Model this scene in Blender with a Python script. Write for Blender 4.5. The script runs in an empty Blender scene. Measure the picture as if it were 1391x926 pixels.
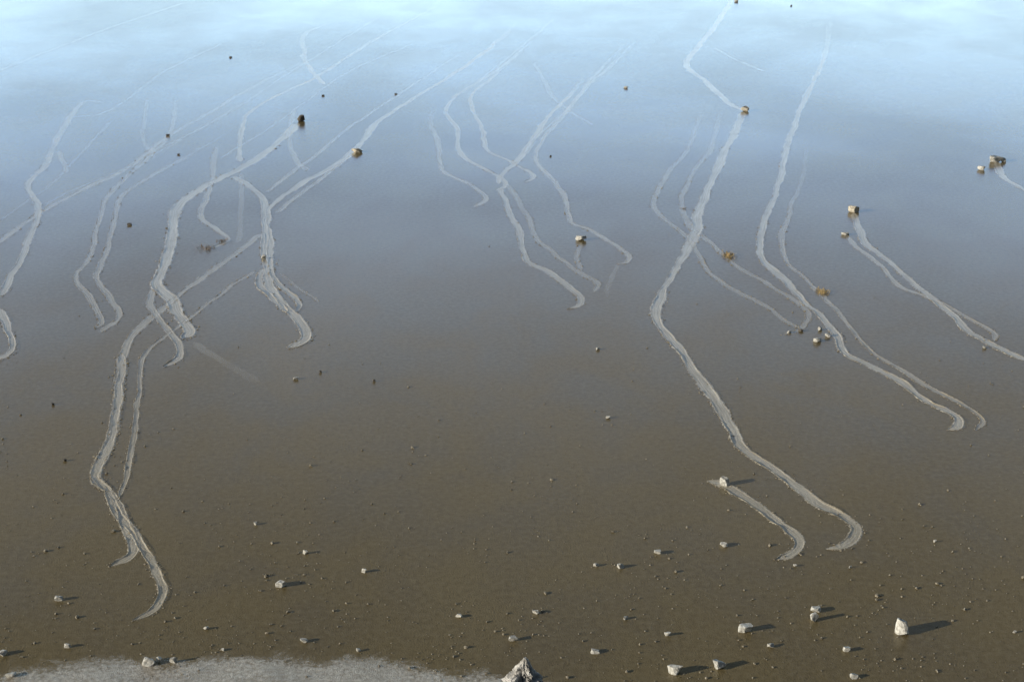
import bpy, bmesh, math, random
from mathutils import Vector, noise, Matrix
random.seed(7)
scene=bpy.context.scene
scene.view_settings.view_transform='Standard'
scene.view_settings.look='None'
scene.view_settings.exposure=0
# ---------------- camera ----------------
H=20.0; F=2200.0; CX=695.5; CY=463.0
P=math.atan(863/F); SP=math.sin(P); CP=math.cos(P)
cam=bpy.data.cameras.new("camera"); co=bpy.data.objects.new("camera",cam)
scene.collection.objects.link(co); scene.camera=co
cam.lens=F/1391*36; cam.sensor_width=36; cam.clip_end=12000
co.location=(0,0,H); co.rotation_euler=(math.pi/2-P,0,0)
def G(u,v):
    x=(u-CX)/F; y=(CY-v)/F
    t=H/(SP-y*CP)
    return (x*t, t*(CP+y*SP), t/F)   # world x, y, metres per pixel
# ---------------- light ----------------
EL=math.radians(14.5); sdir=Vector((-0.94*math.cos(EL),-0.34*math.cos(EL),math.sin(EL))).normalized()
sun=bpy.data.lights.new("sun",'SUN'); sun.energy=5.0; sun.angle=math.radians(0.5); sun.color=(1,0.93,0.80)
so=bpy.data.objects.new("sun",sun); scene.collection.objects.link(so)
so.rotation_euler=sdir.to_track_quat('Z','Y').to_euler(); so.location=(-40,-10,30)
w=bpy.data.worlds.new("World"); scene.world=w; w.use_nodes=True
nt=w.node_tree; bg=nt.nodes['Background']; wout=nt.nodes['World Output']
sky=nt.nodes.new('ShaderNodeTexSky'); sky.sky_type='NISHITA'; sky.sun_disc=False
sky.sun_elevation=EL; sky.sun_rotation=math.atan2(sdir.x,sdir.y)
sky.air_density=1.0; sky.dust_density=0.4; sky.ozone_density=1.5
nt.links.new(sky.outputs[0],bg.inputs[0]); bg.inputs[1].default_value=0.05
# added glow band low in the unseen sky, shaped to brighten the wet-ground reflection
def wn(t,**k):
    n=nt.nodes.new(t)
    for a,b in k.items(): setattr(n,a,b)
    return n
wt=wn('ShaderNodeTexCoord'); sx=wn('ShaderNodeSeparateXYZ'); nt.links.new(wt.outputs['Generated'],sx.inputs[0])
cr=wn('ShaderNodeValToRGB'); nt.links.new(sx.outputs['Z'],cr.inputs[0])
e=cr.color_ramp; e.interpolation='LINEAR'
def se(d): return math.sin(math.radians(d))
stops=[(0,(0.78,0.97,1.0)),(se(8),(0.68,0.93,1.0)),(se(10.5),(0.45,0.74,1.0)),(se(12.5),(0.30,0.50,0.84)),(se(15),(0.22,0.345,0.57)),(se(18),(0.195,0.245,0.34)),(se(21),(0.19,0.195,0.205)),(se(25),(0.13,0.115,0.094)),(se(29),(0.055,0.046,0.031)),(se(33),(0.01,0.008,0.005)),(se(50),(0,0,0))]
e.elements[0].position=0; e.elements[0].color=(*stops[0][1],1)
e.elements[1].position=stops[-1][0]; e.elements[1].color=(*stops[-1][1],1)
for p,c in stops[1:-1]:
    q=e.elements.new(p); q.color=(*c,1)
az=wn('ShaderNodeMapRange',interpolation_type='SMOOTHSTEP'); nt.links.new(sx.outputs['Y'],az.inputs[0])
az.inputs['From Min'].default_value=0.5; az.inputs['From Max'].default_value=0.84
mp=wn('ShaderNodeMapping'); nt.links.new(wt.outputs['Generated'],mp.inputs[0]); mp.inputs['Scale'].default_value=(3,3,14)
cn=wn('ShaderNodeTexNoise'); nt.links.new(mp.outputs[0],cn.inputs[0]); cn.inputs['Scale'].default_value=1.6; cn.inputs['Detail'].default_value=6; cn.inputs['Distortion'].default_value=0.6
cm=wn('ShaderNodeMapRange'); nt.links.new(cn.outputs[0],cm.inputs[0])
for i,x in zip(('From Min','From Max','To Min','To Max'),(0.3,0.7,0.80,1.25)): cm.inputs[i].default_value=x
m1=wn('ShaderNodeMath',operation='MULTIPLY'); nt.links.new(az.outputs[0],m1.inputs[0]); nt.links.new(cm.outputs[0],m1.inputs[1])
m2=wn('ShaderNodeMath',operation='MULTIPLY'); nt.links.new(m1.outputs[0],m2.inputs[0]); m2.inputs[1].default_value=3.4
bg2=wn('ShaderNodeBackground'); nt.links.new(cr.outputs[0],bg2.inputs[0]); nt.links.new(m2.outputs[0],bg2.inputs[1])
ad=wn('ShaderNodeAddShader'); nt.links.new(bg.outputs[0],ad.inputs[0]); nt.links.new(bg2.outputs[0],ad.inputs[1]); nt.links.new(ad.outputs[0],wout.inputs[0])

# ---------------- node helpers ----------------
class N:
    def __init__(s,name):
        s.m=bpy.data.materials.new(name); s.m.use_nodes=True; s.t=s.m.node_tree
        s.t.nodes.clear(); s.out=s.new('ShaderNodeOutputMaterial')
    def new(s,typ,**k):
        n=s.t.nodes.new(typ)
        for a,b in k.items(): setattr(n,a,b)
        return n
    def L(s,a,b): s.t.links.new(a,b)
    def setin(s,sock,v):
        if hasattr(v,'is_linked'): s.L(v,sock)
        else: sock.default_value=v
    def math(s,op,a,b=0.0,c=0.0,clamp=False):
        n=s.new('ShaderNodeMath',operation=op,use_clamp=clamp)
        s.setin(n.inputs[0],a); s.setin(n.inputs[1],b); s.setin(n.inputs[2],c)
        return n.outputs[0]
    def noise(s,vec,scale,detail=4,rough=0.55,dist=0.0):
        n=s.new('ShaderNodeTexNoise'); s.L(vec,n.inputs['Vector'])
        n.inputs['Scale'].default_value=scale; n.inputs['Detail'].default_value=detail
        n.inputs['Roughness'].default_value=rough; n.inputs['Distortion'].default_value=dist
        return n.outputs['Fac']
    def mapping(s,vec,scale=(1,1,1),rot=(0,0,0),loc=(0,0,0)):
        n=s.new('ShaderNodeMapping'); s.L(vec,n.inputs[0])
        n.inputs['Scale'].default_value=scale; n.inputs['Rotation'].default_value=rot; n.inputs['Location'].default_value=loc
        return n.outputs[0]
    def ramp(s,v,a,b,c=0.0,d=1.0,smooth=True):
        n=s.new('ShaderNodeMapRange'); n.interpolation_type='SMOOTHSTEP' if smooth else 'LINEAR'
        s.L(v,n.inputs['Value'])
        for i,x in zip(('From Min','From Max','To Min','To Max'),(a,b,c,d)): n.inputs[i].default_value=x
        return n.outputs['Result']
    def mix(s,f,a,b,mode='MIX'):
        n=s.new('ShaderNodeMix'); n.data_type='RGBA'; n.blend_type=mode
        s.setin(n.inputs[0],f)
        for i,v in ((6,a),(7,b)):
            if hasattr(v,'is_linked'): s.L(v,n.inputs[i])
            else: n.inputs[i].default_value=(*v,1)
        return n.outputs[2]
    def bump(s,h,strength,dist,nrm=None):
        n=s.new('ShaderNodeBump'); s.L(h,n.inputs['Height'])
        n.inputs['Strength'].default_value=strength; n.inputs['Distance'].default_value=dist
        if nrm: s.L(nrm,n.inputs['Normal'])
        return n.outputs[0]
    def level(s):
        n=s.new('ShaderNodeCombineXYZ'); n.inputs[2].default_value=1.0; return n.outputs[0]
    def front(s,al):
        """thin mud sheet: only its upper face carries the coating"""
        n=s.new('ShaderNodeNewGeometry')
        return s.math('MULTIPLY',al,s.math('SUBTRACT',1.0,n.outputs['Backfacing']))
    def wet(s,col,nrm,rough,ior,gain=1.0,gn=None):
        """damp film over a diffuse mud body"""
        d=s.new('ShaderNodeBsdfDiffuse'); s.L(col,d.inputs[0]); s.L(nrm,d.inputs['Normal'])
        g=s.new('ShaderNodeBsdfGlossy'); s.setin(g.inputs['Roughness'],rough); s.L(gn or nrm,g.inputs['Normal'])
        f=s.new('ShaderNodeFresnel'); f.inputs[0].default_value=ior; s.L(gn or nrm,f.inputs['Normal'])
        fac=s.math('MULTIPLY',f.outputs[0],gain,clamp=True)
        mx=s.new('ShaderNodeMixShader'); s.L(fac,mx.inputs[0]); s.L(d.outputs[0],mx.inputs[1]); s.L(g.outputs[0],mx.inputs[2])
        return mx.outputs[0]

# ---- wet mud ground
g=N("wet_mud"); tc=g.new('ShaderNodeTexCoord').outputs['Object']
big=g.noise(g.mapping(tc,(0.05,0.035,1)),1,5,0.5,0.6)
mid=g.noise(g.mapping(tc,(0.35,0.25,1)),1,6,0.6,0.4)
fine=g.noise(tc,6,6,0.72)
vf=g.noise(tc,24,3,0.65)
col=g.mix(g.ramp(big,0.35,0.68),(0.172,0.130,0.057),(0.202,0.161,0.087))
col=g.mix(g.ramp(mid,0.35,0.7,0,0.6),col,(0.13,0.097,0.045))
col=g.mix(g.ramp(fine,0.42,0.68,0,0.5),col,(0.25,0.205,0.12))
col=g.mix(g.ramp(fine,0.46,0.33,0,0.35),col,(0.09,0.068,0.034))
col=g.mix(g.ramp(vf,0.54,0.70,0,0.72),col,(0.045,0.034,0.018))
h=g.math('ADD',g.math('MULTIPLY',fine,0.8),g.math('MULTIPLY',vf,0.9))
nrm=g.bump(h,0.55,0.028)
gn=g.bump(h,0.11,0.018)
wetn=g.math('ADD',g.ramp(big,0.3,0.7,0.9,1.15),g.ramp(mid,0.3,0.7,-0.07,0.07))
sh=g.wet(col,nrm,g.ramp(mid,0.3,0.7,0.14,0.23),1.5,wetn,gn)
g.L(sh,g.out.inputs[0]); M_ground=g.m

# ---- trail mud (pale, scraped) with alpha edges
g=N("scraped_mud"); tc=g.new('ShaderNodeTexCoord').outputs['Object']
at=g.new('ShaderNodeAttribute',attribute_name='tr'); sep=g.new('ShaderNodeSeparateColor'); g.L(at.outputs['Color'],sep.inputs[0])
S,E=sep.outputs[0],sep.outputs[1]
uv=g.new('ShaderNodeUVMap').outputs[0]
streak=g.noise(g.mapping(uv,(12,0.5,1)),1,5,0.6)
n1=g.noise(tc,4.5,6,0.7); n2=g.noise(tc,18,4,0.65); n0=g.noise(tc,0.6,3,0.5)
edge=g.math('ADD',E,g.math('MULTIPLY',g.math('SUBTRACT',n1,0.5),0.55))
edge=g.math('ADD',edge,g.math('MULTIPLY',g.math('SUBTRACT',n2,0.5),0.65))
al=g.ramp(edge,0.76,0.94,1,0)
al=g.math('MULTIPLY',al,S)
al=g.math('MULTIPLY',al,g.ramp(n0,0.3,0.6,0.8,1.05),clamp=True)
al=g.front(al)
col=g.mix(g.ramp(streak,0.35,0.65),(0.42,0.37,0.275),(0.62,0.565,0.45))
col=g.mix(g.ramp(n2,0.48,0.70,0,0.6),col,(0.29,0.24,0.17))
col=g.mix(g.math('MULTIPLY',g.ramp(E,0.55,0.82),g.ramp(n1,0.42,0.58,0.0,0.75)),col,(0.22,0.18,0.12))
hh=g.math('ADD',g.math('ADD',g.math('MULTIPLY',streak,0.6),n2),n1)
nrm=g.bump(hh,0.6,0.03); gn=g.bump(hh,0.12,0.018,g.level())
sh=g.wet(col,nrm,0.24,1.5,1.12,gn)
tp=g.new('ShaderNodeBsdfTransparent'); mx=g.new('ShaderNodeMixShader')
g.L(al,mx.inputs[0]); g.L(tp.outputs[0],mx.inputs[1]); g.L(sh,mx.inputs[2]); g.L(mx.outputs[0],g.out.inputs[0]); M_trail=g.m

# ---- shore gravel / dry silt
g=N("dry_silt"); tc=g.new('ShaderNodeTexCoord').outputs['Object']
at=g.new('ShaderNodeAttribute',attribute_name='tr'); sep=g.new('ShaderNodeSeparateColor'); g.L(at.outputs['Color'],sep.inputs[0])
n1=g.noise(tc,1.1,6,0.65,0.5); n2=g.noise(tc,9,6,0.7); n3=g.noise(tc,40,2,0.6)
a=g.math('ADD',sep.outputs[0],g.math('MULTIPLY',g.math('SUBTRACT',n1,0.5),1.3))
a=g.math('ADD',a,g.math('MULTIPLY',g.math('SUBTRACT',n2,0.5),0.6))
al=g.front(g.ramp(a,0.32,0.85,0,0.92))
col=g.mix(g.ramp(n2,0.35,0.7),(0.36,0.31,0.24),(0.66,0.61,0.53))
col=g.mix(g.ramp(n3,0.52,0.7,0,0.7),col,(0.17,0.135,0.095))
col=g.mix(g.ramp(n1,0.5,0.66,0,0.4),col,(0.28,0.24,0.18))
nrm=g.bump(g.math('ADD',n2,n3),0.8,0.05)
sh=g.wet(col,nrm,0.5,1.3,0.4)
tp=g.new('ShaderNodeBsdfTransparent'); mx=g.new('ShaderNodeMixShader')
g.L(al,mx.inputs[0]); g.L(tp.outputs[0],mx.inputs[1]); g.L(sh,mx.inputs[2]); g.L(mx.outputs[0],g.out.inputs[0]); M_shore=g.m

def solid(name,c1,c2,scale=12,rough=0.85,b=0.02):
    g=N(name); tc=g.new('ShaderNodeTexCoord').outputs['Object']
    n1=g.noise(tc,scale,6,0.65,0.3); n2=g.noise(tc,scale*5,3,0.6)
    col=g.mix(g.ramp(n1,0.35,0.65),c1,c2)
    col=g.mix(g.ramp(n2,0.55,0.75,0,0.6),col,tuple(x*0.5 for x in c1))
    p=g.new('ShaderNodeBsdfPrincipled'); g.L(col,p.inputs['Base Color']); p.inputs['Roughness'].default_value=rough
    g.L(g.bump(n2,0.6,b),p.inputs['Normal']); g.L(p.outputs[0],g.out.inputs[0]); return g.m
M_rock=solid("pale_dolomite",(0.34,0.325,0.285),(0.68,0.665,0.61))
M_dark=solid("dark_stone",(0.08,0.07,0.06),(0.17,0.15,0.12))
M_tan=solid("tan_stone",(0.34,0.30,0.23),(0.60,0.55,0.45))
M_clod=solid("mud_clod_mat",(0.24,0.20,0.14),(0.42,0.37,0.28),20)
M_peb=solid("pebble_mat",(0.12,0.10,0.07),(0.38,0.34,0.26),30)
M_grass=solid("dry_grass",(0.42,0.30,0.13),(0.6,0.46,0.24),30)
M_twig=solid("twigs",(0.22,0.15,0.10),(0.40,0.30,0.20),30)
M_wh=solid("weathered_rock",(0.24,0.225,0.20),(0.66,0.64,0.60),9,0.85,0.05)
M_hill=solid("hillside_scree",(0.13,0.11,0.08),(0.28,0.25,0.2),1.5,0.9,0.1)

def link(o): scene.collection.objects.link(o); return o
# ---------------- ground ----------------
me=bpy.data.meshes.new("playa_ground")
R=6000; me.from_pydata([(-R,-R,0),(R,-R,0),(R,R,0),(-R,R,0)],[],[(0,1,2,3)]); me.materials.append(M_ground)
link(bpy.data.objects.new("playa_ground",me))
# hillside the photographer stands on
V=[];Fc=[];nx,ny=120,70
def hill(x,y):
    b=min(15.5,max(0,(26.5-y-0.0006*x*x))*0.6)
    k=min(1,b/1.5)
    return -0.3+b*0.97+k*(0.7*noise.noise(Vector((x*.15,y*.15,0)))+0.35*noise.noise(Vector((x*.6,y*.6,3)))-0.35)
for j in range(ny+1):
    for i in range(nx+1):
        x=-60+i; y=-25+53*j/ny; V.append((x,y,hill(x,y)))
for j in range(ny):
    for i in range(nx):
        a=j*(nx+1)+i; Fc.append((a,a+1,a+nx+2,a+nx+1))
me=bpy.data.meshes.new("hillside"); me.from_pydata(V,[],Fc); me.materials.append(M_hill)
link(bpy.data.objects.new("hillside",me))

# ---------------- trails ----------------
def catmull(pts,step):
    P_=[Vector(p) for p in pts]; P_=[P_[0]*2-P_[1]]+P_+[P_[-1]*2-P_[-2]]
    out=[]
    for i in range(1,len(P_)-2):
        a,b,c,d=P_[i-1:i+3]; n=max(2,int((c-b).length/step))
        for k in range(n):
            t=k/n
            out.append(0.5*((2*b)+(c-a)*t+(2*a-5*b+4*c-d)*t*t+(3*b-a-3*c+d)*t**3))
    out.append(P_[-2]); return out
NC=17
clods=[]
tcount=0
def trail(px,width,s0,s1=None,rim=1.0,clod=1.0,fade0=0.0,fade1=0.0):
    global tcount
    if s1 is None: s1=s0
    g3=[G(*p)[:2] for p in px]
    c=catmull([(x,y,0) for x,y in g3],0.10)
    seed=tcount*13.7
    n=len(c); verts=[];cols=[];uvs=[];faces=[]
    base=0.004+0.0012*(tcount%9); L=0
    tot=sum((c[i+1]-c[i]).length for i in range(n-1))
    for i in range(n):
        if i: L+=(c[i]-c[i-1]).length
        t=(c[min(i+2,n-1)]-c[max(i-2,0)]); t.normalize(); nr=Vector((-t.y,t.x,0))
        f=L/tot
        st=s0+(s1-s0)*f
        e0=min(1,L/0.35); e1=min(1,(tot-L)/0.35)
        endw=math.sqrt(max(0.02,min(e0,1)))*math.sqrt(max(0.02,min(e1,1)))
        if fade0: st*=min(1,L/fade0)
        if fade1: st*=min(1,(tot-L)/fade1)
        ww=width*(0.95+0.40*(noise.noise(Vector((L*0.35,seed,0))))+0.28*noise.noise(Vector((L*2.2,seed,5))))*endw*0.57
        off=nr*(0.06*noise.noise(Vector((L*0.9,seed,9)))+0.08*noise.noise(Vector((L*0.3,seed,19))))*1.2
        far=max(0.35,min(1,(95-c[i].y)/50))
        for k in range(NC):
            u=-1+2*k/(NC-1)
            asym=noise.noise(Vector((L*1.2,seed,3+ (u>0)*7)))
            r=math.exp(-((abs(u)-0.75)/0.12)**2)*(0.6+0.9*asym+0.8*noise.noise(Vector((L*5,seed,u*3))))
            z=base+max(0,r)*0.030*far*rim*min(1,st*1.2)*(1-abs(u)**8)
            if abs(u)>0.99: z=0.0015
            p=c[i]+off+nr*(u*ww)
            verts.append((p.x,p.y,z)); cols.append((max(0,min(1,st)),abs(u),0,1)); uvs.append((u*ww*2,L))
        if clod and st>0.35 and random.random()<0.8*clod*max(0,min(1,(80-c[i].y)/30)):
            for q in range(random.choice((1,1,2,3))):
                sd=random.choice((-1,1)); d=abs(random.gauss(0.92,0.2))
                p=c[i]+off+nr*(sd*d*ww)+t*random.uniform(-.06,.06)
                clods.append((p.x,p.y,random.uniform(0.009,0.026)*(1.5 if random.random()<.08 else 1)*min(1.3,rim)))
    for i in range(n-1):
        for k in range(NC-1):
            a=i*NC+k; faces.append((a,a+1,a+NC+1,a+NC))
    me=bpy.data.meshes.new("rock_trail"); me.from_pydata(verts,[],faces)
    ca=me.color_attributes.new("tr",'FLOAT_COLOR','POINT')
    for i,cc in enumerate(cols): ca.data[i].color=cc
    uvl=me.uv_layers.new(name="UVMap")
    for lp in me.loops: uvl.data[lp.index].uv=uvs[lp.vertex_index]
    for p in me.polygons: p.use_smooth=True
    me.materials.append(M_trail)
    if me.polygons[len(me.polygons)//2].normal.z<0: me.flip_normals()
    link(bpy.data.objects.new("rock_trail",me)); tcount+=1

# right main
trail([(998,-8),(985,15),(968,40),(945,68),(932,88),(955,108),(978,130),(992,142),(1012,150)],0.42,0.95,0.95)
trail([(1010,153),(1003,170),(985,205),(965,250),(950,295),(944,320),(925,355),(905,390),(893,420),(896,442),(925,480),(950,515),(975,550),(992,580),(1000,603),(1030,625),(1070,650),(1110,682),(1145,703),(1161,717),(1156,733),(1142,743),(1122,746)],0.41,0.9,1.0)
trail([(962,653),(985,660),(1010,675),(1040,697),(1068,718),(1083,733),(1084,745),(1072,755),(1055,760)],0.40,0.8,1.0)
trail([(960,654),(975,655),(992,661)],0.42,0.7)
trail([(1128,25),(1122,70),(1105,110),(1085,155),(1068,205),(1060,245),(1045,285),(1035,320),(1035,350),(1060,375),(1090,405),(1115,430),(1135,455),(1148,480),(1180,497),(1220,517),(1260,545),(1285,556),(1303,568),(1302,580),(1288,584)],0.33,0.65,1.0,fade0=15)
trail([(1096,190),(1090,240),(1075,280),(1063,320),(1070,355),(1095,380),(1120,405),(1150,440),(1180,475),(1215,497),(1265,527),(1300,545),(1325,560),(1335,572),(1325,585)],0.21,0.35,0.75,fade0=12)
trail([(1160,290),(1168,315),(1180,335),(1210,358),(1240,385),(1270,408),(1295,430),(1315,448),(1350,468),(1400,492)],0.35,0.9,0.95)
trail([(1148,319),(1170,340),(1200,365),(1220,388),(1255,402),(1285,415),(1320,435),(1352,452),(1352,463)],0.22,0.7,0.7)
trail([(1353,220),(1360,238),(1375,250),(1405,264)],0.42,1.0)
# centre
trail([(797,103),(770,135),(745,158),(720,195),(700,220),(682,238),(678,250)],0.30,0.75,0.85,fade0=6)
trail([(725,52),(690,85),(655,108),(620,130),(606,150),(620,175),(627,210),(655,228),(680,242),(686,253),(674,259)],0.27,0.55,0.85,fade0=10)
trail([(680,256),(692,290),(708,320),(715,352),(745,370),(770,388),(789,403),(788,415),(773,420)],0.28,0.75,0.8)
trail([(717,62),(680,95),(645,125),(640,145),(655,175),(662,203),(690,217),(720,235),(723,243),(711,248)],0.25,0.55,0.8,fade0=10)
trail([(865,55),(830,90),(800,115),(775,145),(750,175),(728,205),(733,225),(755,250),(770,275),(775,300),(805,315),(835,333),(855,347),(852,357),(838,359)],0.25,0.55,0.65,fade0=10)
trail([(850,60),(810,100),(770,150),(735,180),(715,210)],0.22,0.4,0.5,fade0=8)
trail([(592,145),(583,165),(595,190),(600,230),(630,247),(655,262),(661,272),(645,282)],0.25,0.45,0.65,fade0=6)
trail([(690,250),(705,275),(720,300),(730,325),(755,345),(790,372),(811,385),(808,397)],0.24,0.4,0.5)
trail([(790,330),(785,350),(790,368)],0.2,0.45)
trail([(725,85),(745,120),(765,145),(805,170)],0.22,0.3,0.4,clod=0)
trail([(840,358),(828,380),(826,404)],0.2,0.3,0.12)
# left group
trail([(405,168),(370,200),(340,222),(305,240),(265,262),(240,285),(232,330),(222,365),(212,387),(235,408),(248,435),(258,450),(245,460)],0.50,0.9,1.0,rim=1.3)
trail([(212,390),(203,413),(222,442),(240,465),(243,485),(222,499)],0.25,0.7,0.85)
trail([(703,30),(660,70),(610,105),(560,135),(510,170),(485,202),(450,228),(410,250),(375,275),(362,295),(365,340),(364,375),(375,400),(400,430),(416,453),(412,465),(392,474)],0.36,0.65,1.0,fade0=8)
trail([(375,290),(400,270),(440,240),(480,208)],0.25,0.6)
trail([(366,350),(372,380),(390,396),(407,413),(403,425)],0.26,0.7,0.85,rim=1.3)
trail([(358,365),(352,388),(368,402),(390,424)],0.26,0.7,0.85,rim=1.5)
trail([(318,240),(340,253),(358,273),(360,300),(360,350)],0.3,0.8,0.8)
trail([(355,318),(320,345),(270,380),(225,415),(190,445),(172,470),(165,510),(158,560),(148,600),(132,638),(136,655),(155,678),(165,705),(180,735),(178,755),(152,770)],0.32,0.6,0.9)
trail([(165,480),(162,530),(152,590),(134,632),(130,652),(150,668)],0.3,0.5,0.7,rim=1.4)
trail([(345,368),(300,400),(245,440),(205,473),(190,505),(186,560),(178,620),(163,675)],0.19,0.5,0.8)
trail([(145,662),(160,690),(177,715),(195,745),(215,785),(221,806),(208,828),(180,843)],0.27,0.8,0.9)
trail([(600,5),(500,60),(430,105),(380,128),(337,155),(328,185),(326,220)],0.29,0.55,0.8,fade0=8)
trail([(440,35),(414,48),(416,85),(440,115)],0.32,0.45,0.9,clod=0.3)
trail([(450,95),(410,92)],0.2,0.3,0.5,clod=0)
trail([(140,140),(115,138),(98,158),(80,185),(65,220),(40,250),(53,285),(42,320),(22,362),(2,402)],0.33,0.5,0.85)
trail([(0,420),(10,447),(16,472),(2,486),(-20,488)],0.34,0.85)
trail([(-10,335),(50,292),(110,260),(170,230),(230,185),(290,150),(340,120),(420,80)],0.27,0.6,0.45,fade1=10)
trail([(240,130),(232,180),(200,215),(150,262),(135,300),(122,350),(102,378),(124,408),(138,435),(130,446)],0.23,0.4,0.6,fade0=6)
trail([(310,180),(250,215),(205,240),(168,265),(155,300),(147,340),(131,375),(152,405),(161,430),(135,452)],0.23,0.4,0.65,fade0=6)
trail([(295,200),(286,255),(272,292),(295,312),(308,326),(285,338)],0.26,0.4,0.8)
trail([(-10,100),(60,72),(150,38),(250,4)],0.28,0.4,0.35,clod=0)
trail([(80,205),(92,235)],0.22,0.45,clod=0)
trail([(400,148),(393,190),(402,218),(420,232)],0.25,0.4,0.5)
trail([(327,235),(328,270),(325,330)],0.22,0.35,0.25,clod=0)
trail([(630,70),(540,130),(480,170),(420,218),(360,262)],0.22,0.35,0.6,fade0=8)
trail([(380,370),(405,392),(432,411)],0.1,0.35,0.4)
trail([(265,465),(300,490),(352,520)],0.35,0.28,0.1,clod=0)
trail([(200,135),(195,185),(208,215)],0.2,0.3,clod=0)
trail([(330,140),(200,215),(90,262),(60,280)],0.16,0.25,0.4,clod=0)
trail([(560,60),(470,100),(380,165),(300,215)],0.18,0.25,0.4,clod=0)
trail([(300,60),(220,100),(150,150),(90,160)],0.22,0.3,0.2,clod=0)
trail([(760,20),(700,70),(640,120)],0.2,0.3,0.3,clod=0,fade0=8)
trail([(520,20),(400,95),(300,160),(200,210)],0.18,0.25,0.3,clod=0,fade0=8)
trail([(150,165),(75,245),(0,300)],0.16,0.25,0.25,clod=0)
# right faint ones
trail([(955,148),(935,200),(905,240),(890,268),(895,290),(935,325),(960,365),(990,390),(1030,410),(1065,435),(1085,446)],0.24,0.4,0.5,fade0=6)
trail([(980,150),(965,200),(940,240),(925,275),(935,305),(965,330),(1000,362),(1050,390),(1090,415),(1100,432),(1088,448),(1064,455)],0.24,0.4,0.5,fade0=6)
trail([(970,65),(1000,82),(1038,97)],0.24,0.4,0.5,clod=0)

# ---------------- shore silt ----------------
sl=[(-40,925),(40,905),(150,894),(250,893),(330,884),(420,893),(520,894),(600,905),(660,911),(720,918),(800,940)]
sg=[G(*p)[:2] for p in sl]
def ysh(x):
    if x<=sg[0][0]: return sg[0][1]
    for a,b in zip(sg,sg[1:]):
        if x<=b[0]: t=(x-a[0])/(b[0]-a[0]); return a[1]+(b[1]-a[1])*t
    return sg[-1][1]-(x-sg[-1][0])*1.2
def patchmesh(name,x0,x1,y0,y1,nx,ny,fa,mat,zf):
    V=[];C=[];Fc=[]
    for j in range(ny+1):
        for i in range(nx+1):
            x=x0+(x1-x0)*i/nx; y=y0+(y1-y0)*j/ny
            V.append((x,y,zf(x,y))); C.append((fa(x,y),0,0,1))
    for j in range(ny):
        for i in range(nx):
            a=j*(nx+1)+i; Fc.append((a,a+1,a+nx+2,a+nx+1))
    me=bpy.data.meshes.new(name); me.from_pydata(V,[],Fc)
    ca=me.color_attributes.new("tr",'FLOAT_COLOR','POINT')
    for i,cc in enumerate(C): ca.data[i].color=cc
    for p in me.polygons: p.use_smooth=True
    me.materials.append(mat); link(bpy.data.objects.new(name,me))
X0,X1,Y0,Y1=-13,5,24,32.6
patchmesh("silt_shore",X0,X1,Y0,Y1,150,90,
  lambda x,y: max(0,min(1,0.42+(ysh(x)-y)*0.8))*max(0,min(1,(x-X0)/1,(X1-x)/1,(Y1-y)/.3,(y-Y0)/.5)),
  M_shore, lambda x,y: 0.006+max(0,min(0.05,(ysh(x)-y)*0.03))*(0.5+noise.noise(Vector((x,y,0)))))

# ---------------- rocks ----------------
def rock_bm(sx,sy,sz,seed,sub=3,cuts=11):
    rnd=random.Random(seed); bm=bmesh.new(); bmesh.ops.create_icosphere(bm,subdivisions=sub,radius=1)
    planes=[]
    for _ in range(cuts):
        n=Vector((rnd.gauss(0,1),rnd.gauss(0,1),rnd.gauss(0,.7))).normalized(); planes.append((n,rnd.uniform(0.42,0.7)))
    planes.append((Vector((rnd.uniform(-.25,.25),rnd.uniform(-.25,.25),1)).normalized(),0.45))
    for v in bm.verts:
        for n,d in planes:
            k=v.co.dot(n)-d
            if k>0: v.co-=n*k
        v.co+=v.co.normalized()*0.08*noise.noise(v.co*2.3+Vector((seed,0,0)))+v.co.normalized()*0.05*noise.noise(v.co*6+Vector((seed,0,0)))
    mnx=min(v.co.x for v in bm.verts);mxx=max(v.co.x for v in bm.verts)
    mny=min(v.co.y for v in bm.verts);mxy=max(v.co.y for v in bm.verts)
    mnz=min(v.co.z for v in bm.verts);mxz=max(v.co.z for v in bm.verts)
    for v in bm.verts:
        v.co.x=((v.co.x-mnx)/(mxx-mnx)-.5)*sx; v.co.y=((v.co.y-mny)/(mxy-mny)-.5)*sy
        z=(v.co.z-mnz)/(mxz-mnz); v.co.z=(z-0.2)/0.8*sz
    return bm
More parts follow.
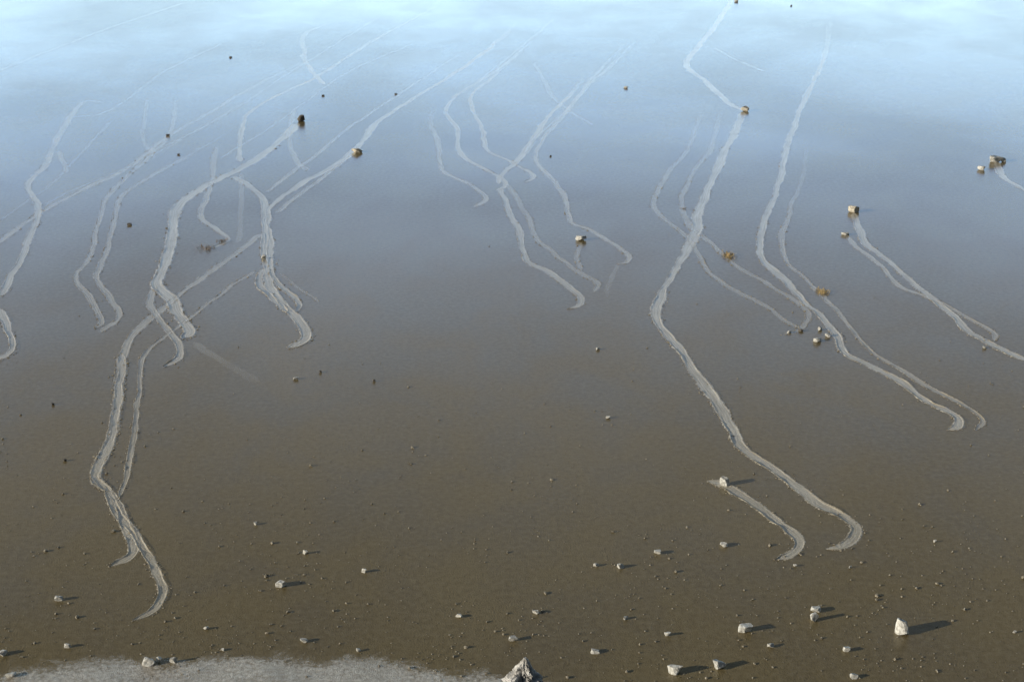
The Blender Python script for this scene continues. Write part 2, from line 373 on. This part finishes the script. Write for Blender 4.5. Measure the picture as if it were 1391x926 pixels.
rocks=[(1225,853,18,20),(917,910,20,11),(977,904,17,12),(1012,854,18,9),(1106,839,12,11),(1109,828,13,6),(1047,877,9,5),(907,861,9,5),(808,884,11,5),(697,868,11,6),(728,831,9,5),(843,769,9,6),(810,767,7,4),(893,750,9,5),(983,740,10,5),(850,839,7,4),(1150,882,9,6),(1160,918,11,6),(624,836,8,4),(495,775,7,5),(382,793,13,7),(80,813,11,6),(92,877,9,5),(201,900,17,8),(216,896,9,6),(235,897,9,7),(280,853,7,4),(413,870,10,5),(415,750,7,5),(15,917,14,5),(4,887,12,6),(347,711,5,4),(984,655,12,11),(826,567,6,3),(402,514,7,3),(409,162,10,10,'d'),(485,205,14,7,'t'),(789,324,13,7),(1012,149,11,7,'t'),(1159,285,13,10,'t'),(1148,318,10,4),(1353,217,18,10),(1362,218,8,6),(1333,229,10,6),(1111,462,11,5),(1088,449,7,3,'d'),(1114,447,6,4),(1124,456,7,4),(1072,451,7,3),(228,184,5,3,'d'),(243,210,4,2,'d'),(358,350,6,5),(176,305,6,3,'d'),(850,119,6,3),(313,78,4,2,'d'),(439,130,4,2,'d'),(748,212,3,2,'d'),(538,128,4,2,'d'),(1378,858,5,3),(812,474,5,3),(1075,8,3,2,'d'),(487,883,6,4),(303,882,5,3),(1155,770,4,3),(1270,735,4,3),(88,625,5,3,'d'),(72,549,4,3,'d'),(1000,2,5,3),(1337,472,5,3),(1080,768,5,3),(508,517,4,3,'d'),(435,505,4,3,'d')]
for i,r in enumerate(rocks):
    u,v,wp,hp=r[:4]; kind=r[4] if len(r)>4 else 'w'
    x,y,m=G(u,v+hp*0.3)
    hk=1.1 if v>340 else 0.9
    bm=rock_bm(wp*m*1.1,wp*m*random.uniform(.65,.95),max(hp*m*hk,0.05),100+i*3,3 if wp>8 else 2)
    me=bpy.data.meshes.new("rock"); bm.to_mesh(me); bm.free()
    me.materials.append({'w':M_rock,'d':M_dark,'t':M_tan}[kind])
    o=link(bpy.data.objects.new("rock",me)); o.location=(x,y,0); o.rotation_euler=(0,0,random.uniform(-.5,.5))

# jagged outcrop rising from the hillside (its tip shows at the bottom edge)
oy=18.0; dep=P+math.atan((893-CY)/F); tipz=H-oy*math.tan(dep)
tt=(H-tipz)/(SP+(893-CY)/F*CP); ox=(711-CX)/F*tt
zb=hill(ox,oy)-0.4; HT=tipz-zb
V=[];Fc=[];NR,NS=150,96
for j in range(NR+1):
    q=(j/NR)**1.8; 
    for i in range(NS):
        th=2*math.pi*i/NS; c_,s_=math.cos(th),math.sin(th)
        d=q*HT
        r=0.018+0.56*d**0.95*(1+0.2*math.cos(2*th+.6)+0.12*math.cos(3*th+1.3))
        k=Vector((c_*r*2.5,s_*r*2.5,d*2.2))
        r*=1+0.45*noise.noise(k*1.3)+0.35*noise.noise(k*3.5)
        rn=abs(noise.noise(k*7))*0.12+abs(noise.noise(k*16))*0.06
        r=max(0.006,r-rn*min(1,d*3))
        ledge=0.06*noise.noise(Vector((c_*2,s_*2,d*9)))
        V.append((ox+r*c_-0.10*min(d,1)+0.02,oy+r*s_,tipz-d+ledge*min(1,d*5)))
for j in range(NR):
    for i in range(NS):
        a=j*NS+i; b=j*NS+(i+1)%NS; Fc.append((a,a+NS,b+NS,b))
Fc.append(tuple(range(NS)))
me=bpy.data.meshes.new("pointed_outcrop"); me.from_pydata(V,[],Fc); me.materials.append(M_wh)
link(bpy.data.objects.new("pointed_outcrop",me))

# ---------------- small bits (one mesh each) ----------------
ico=bmesh.new(); bmesh.ops.create_icosphere(ico,subdivisions=1,radius=1)
iv=[v.co.copy() for v in ico.verts]; iff=[[v.index for v in f.verts] for f in ico.faces]; ico.free()
def bits(name,lst,mat,flat=0.6):
    V=[];Fc=[]
    for (x,y,s) in lst:
        b=len(V); a=random.random()*6.28; ca_,sa=math.cos(a),math.sin(a); ex=random.uniform(.8,1.5)
        for p in iv:
            k=random.uniform(.65,1.2)*s; px,py,pz=p.x*k*ex,p.y*k,p.z*k*flat
            V.append((x+px*ca_-py*sa,y+px*sa+py*ca_,pz+s*flat*0.4))
        Fc+= [[b+q for q in f] for f in iff]
    me=bpy.data.meshes.new(name); me.from_pydata(V,[],Fc); me.materials.append(mat)
    link(bpy.data.objects.new(name,me))
bits("mud_clods",clods,M_clod)
peb=[]
while len(peb)<2300:
    u=random.uniform(-60,1450); v=random.uniform(250,990)
    if random.random()>max(0.01,((v-300)/600))**1.8 if v>300 else random.random()>0.004: continue
    if noise.noise(Vector((u*.006,v*.012,0)))+random.uniform(-.5,.7)<0: continue
    x,y,m=G(u,v); s=0.010+random.expovariate(1/0.0075)
    peb.append((x,y,min(s,.055)*(0.75+m*12)))
bits("gravel",peb,M_peb,0.95)

# ---------------- dry tufts and twigs ----------------
def tuft(name,u,v,wpx,hpx,n,mat,h):
    x,y,m=G(u,v); V=[];Fc=[]
    wx=wpx*m/2; wy=hpx*m/2/0.35
    for _ in range(n):
        bx=random.gauss(0,.38)*wx; by=random.gauss(0,.38)*wy; a=random.random()*6.28
        l=random.uniform(.5,1)*h; lean=random.uniform(.4,1.6); d=Vector((math.cos(a)*lean,math.sin(a)*lean,random.uniform(.2,1))).normalized()
        sd=d.cross(Vector((0,0,1))).normalized()*random.uniform(.006,.014)
        p0=Vector((bx,by,0)); p1=p0+d*l*.6; p2=p0+d*l+Vector((0,0,-l*.12))
        p2.z=max(p2.z,.01); b=len(V)
        V+= [p0-sd,p0+sd,p1+sd*.8,p1-sd*.8,p2]; Fc+=[(b,b+1,b+2,b+3),(b+3,b+2,b+4)]
    me=bpy.data.meshes.new(name); me.from_pydata([tuple(q) for q in V],[],Fc); me.materials.append(mat)
    o=link(bpy.data.objects.new(name,me)); o.location=(x,y,0.003)
tuft("dry_grass_tuft",990,347,20,14,170,M_grass,0.22)
tuft("dry_grass_tuft",1117,397,20,10,170,M_grass,0.22)
tuft("twig_debris",280,338,30,14,50,M_twig,0.3)
tuft("twig_debris",303,328,22,7,40,M_twig,0.2)
tuft("twig_debris",930,284,18,4,16,M_twig,0.12)
print("clods",len(clods))
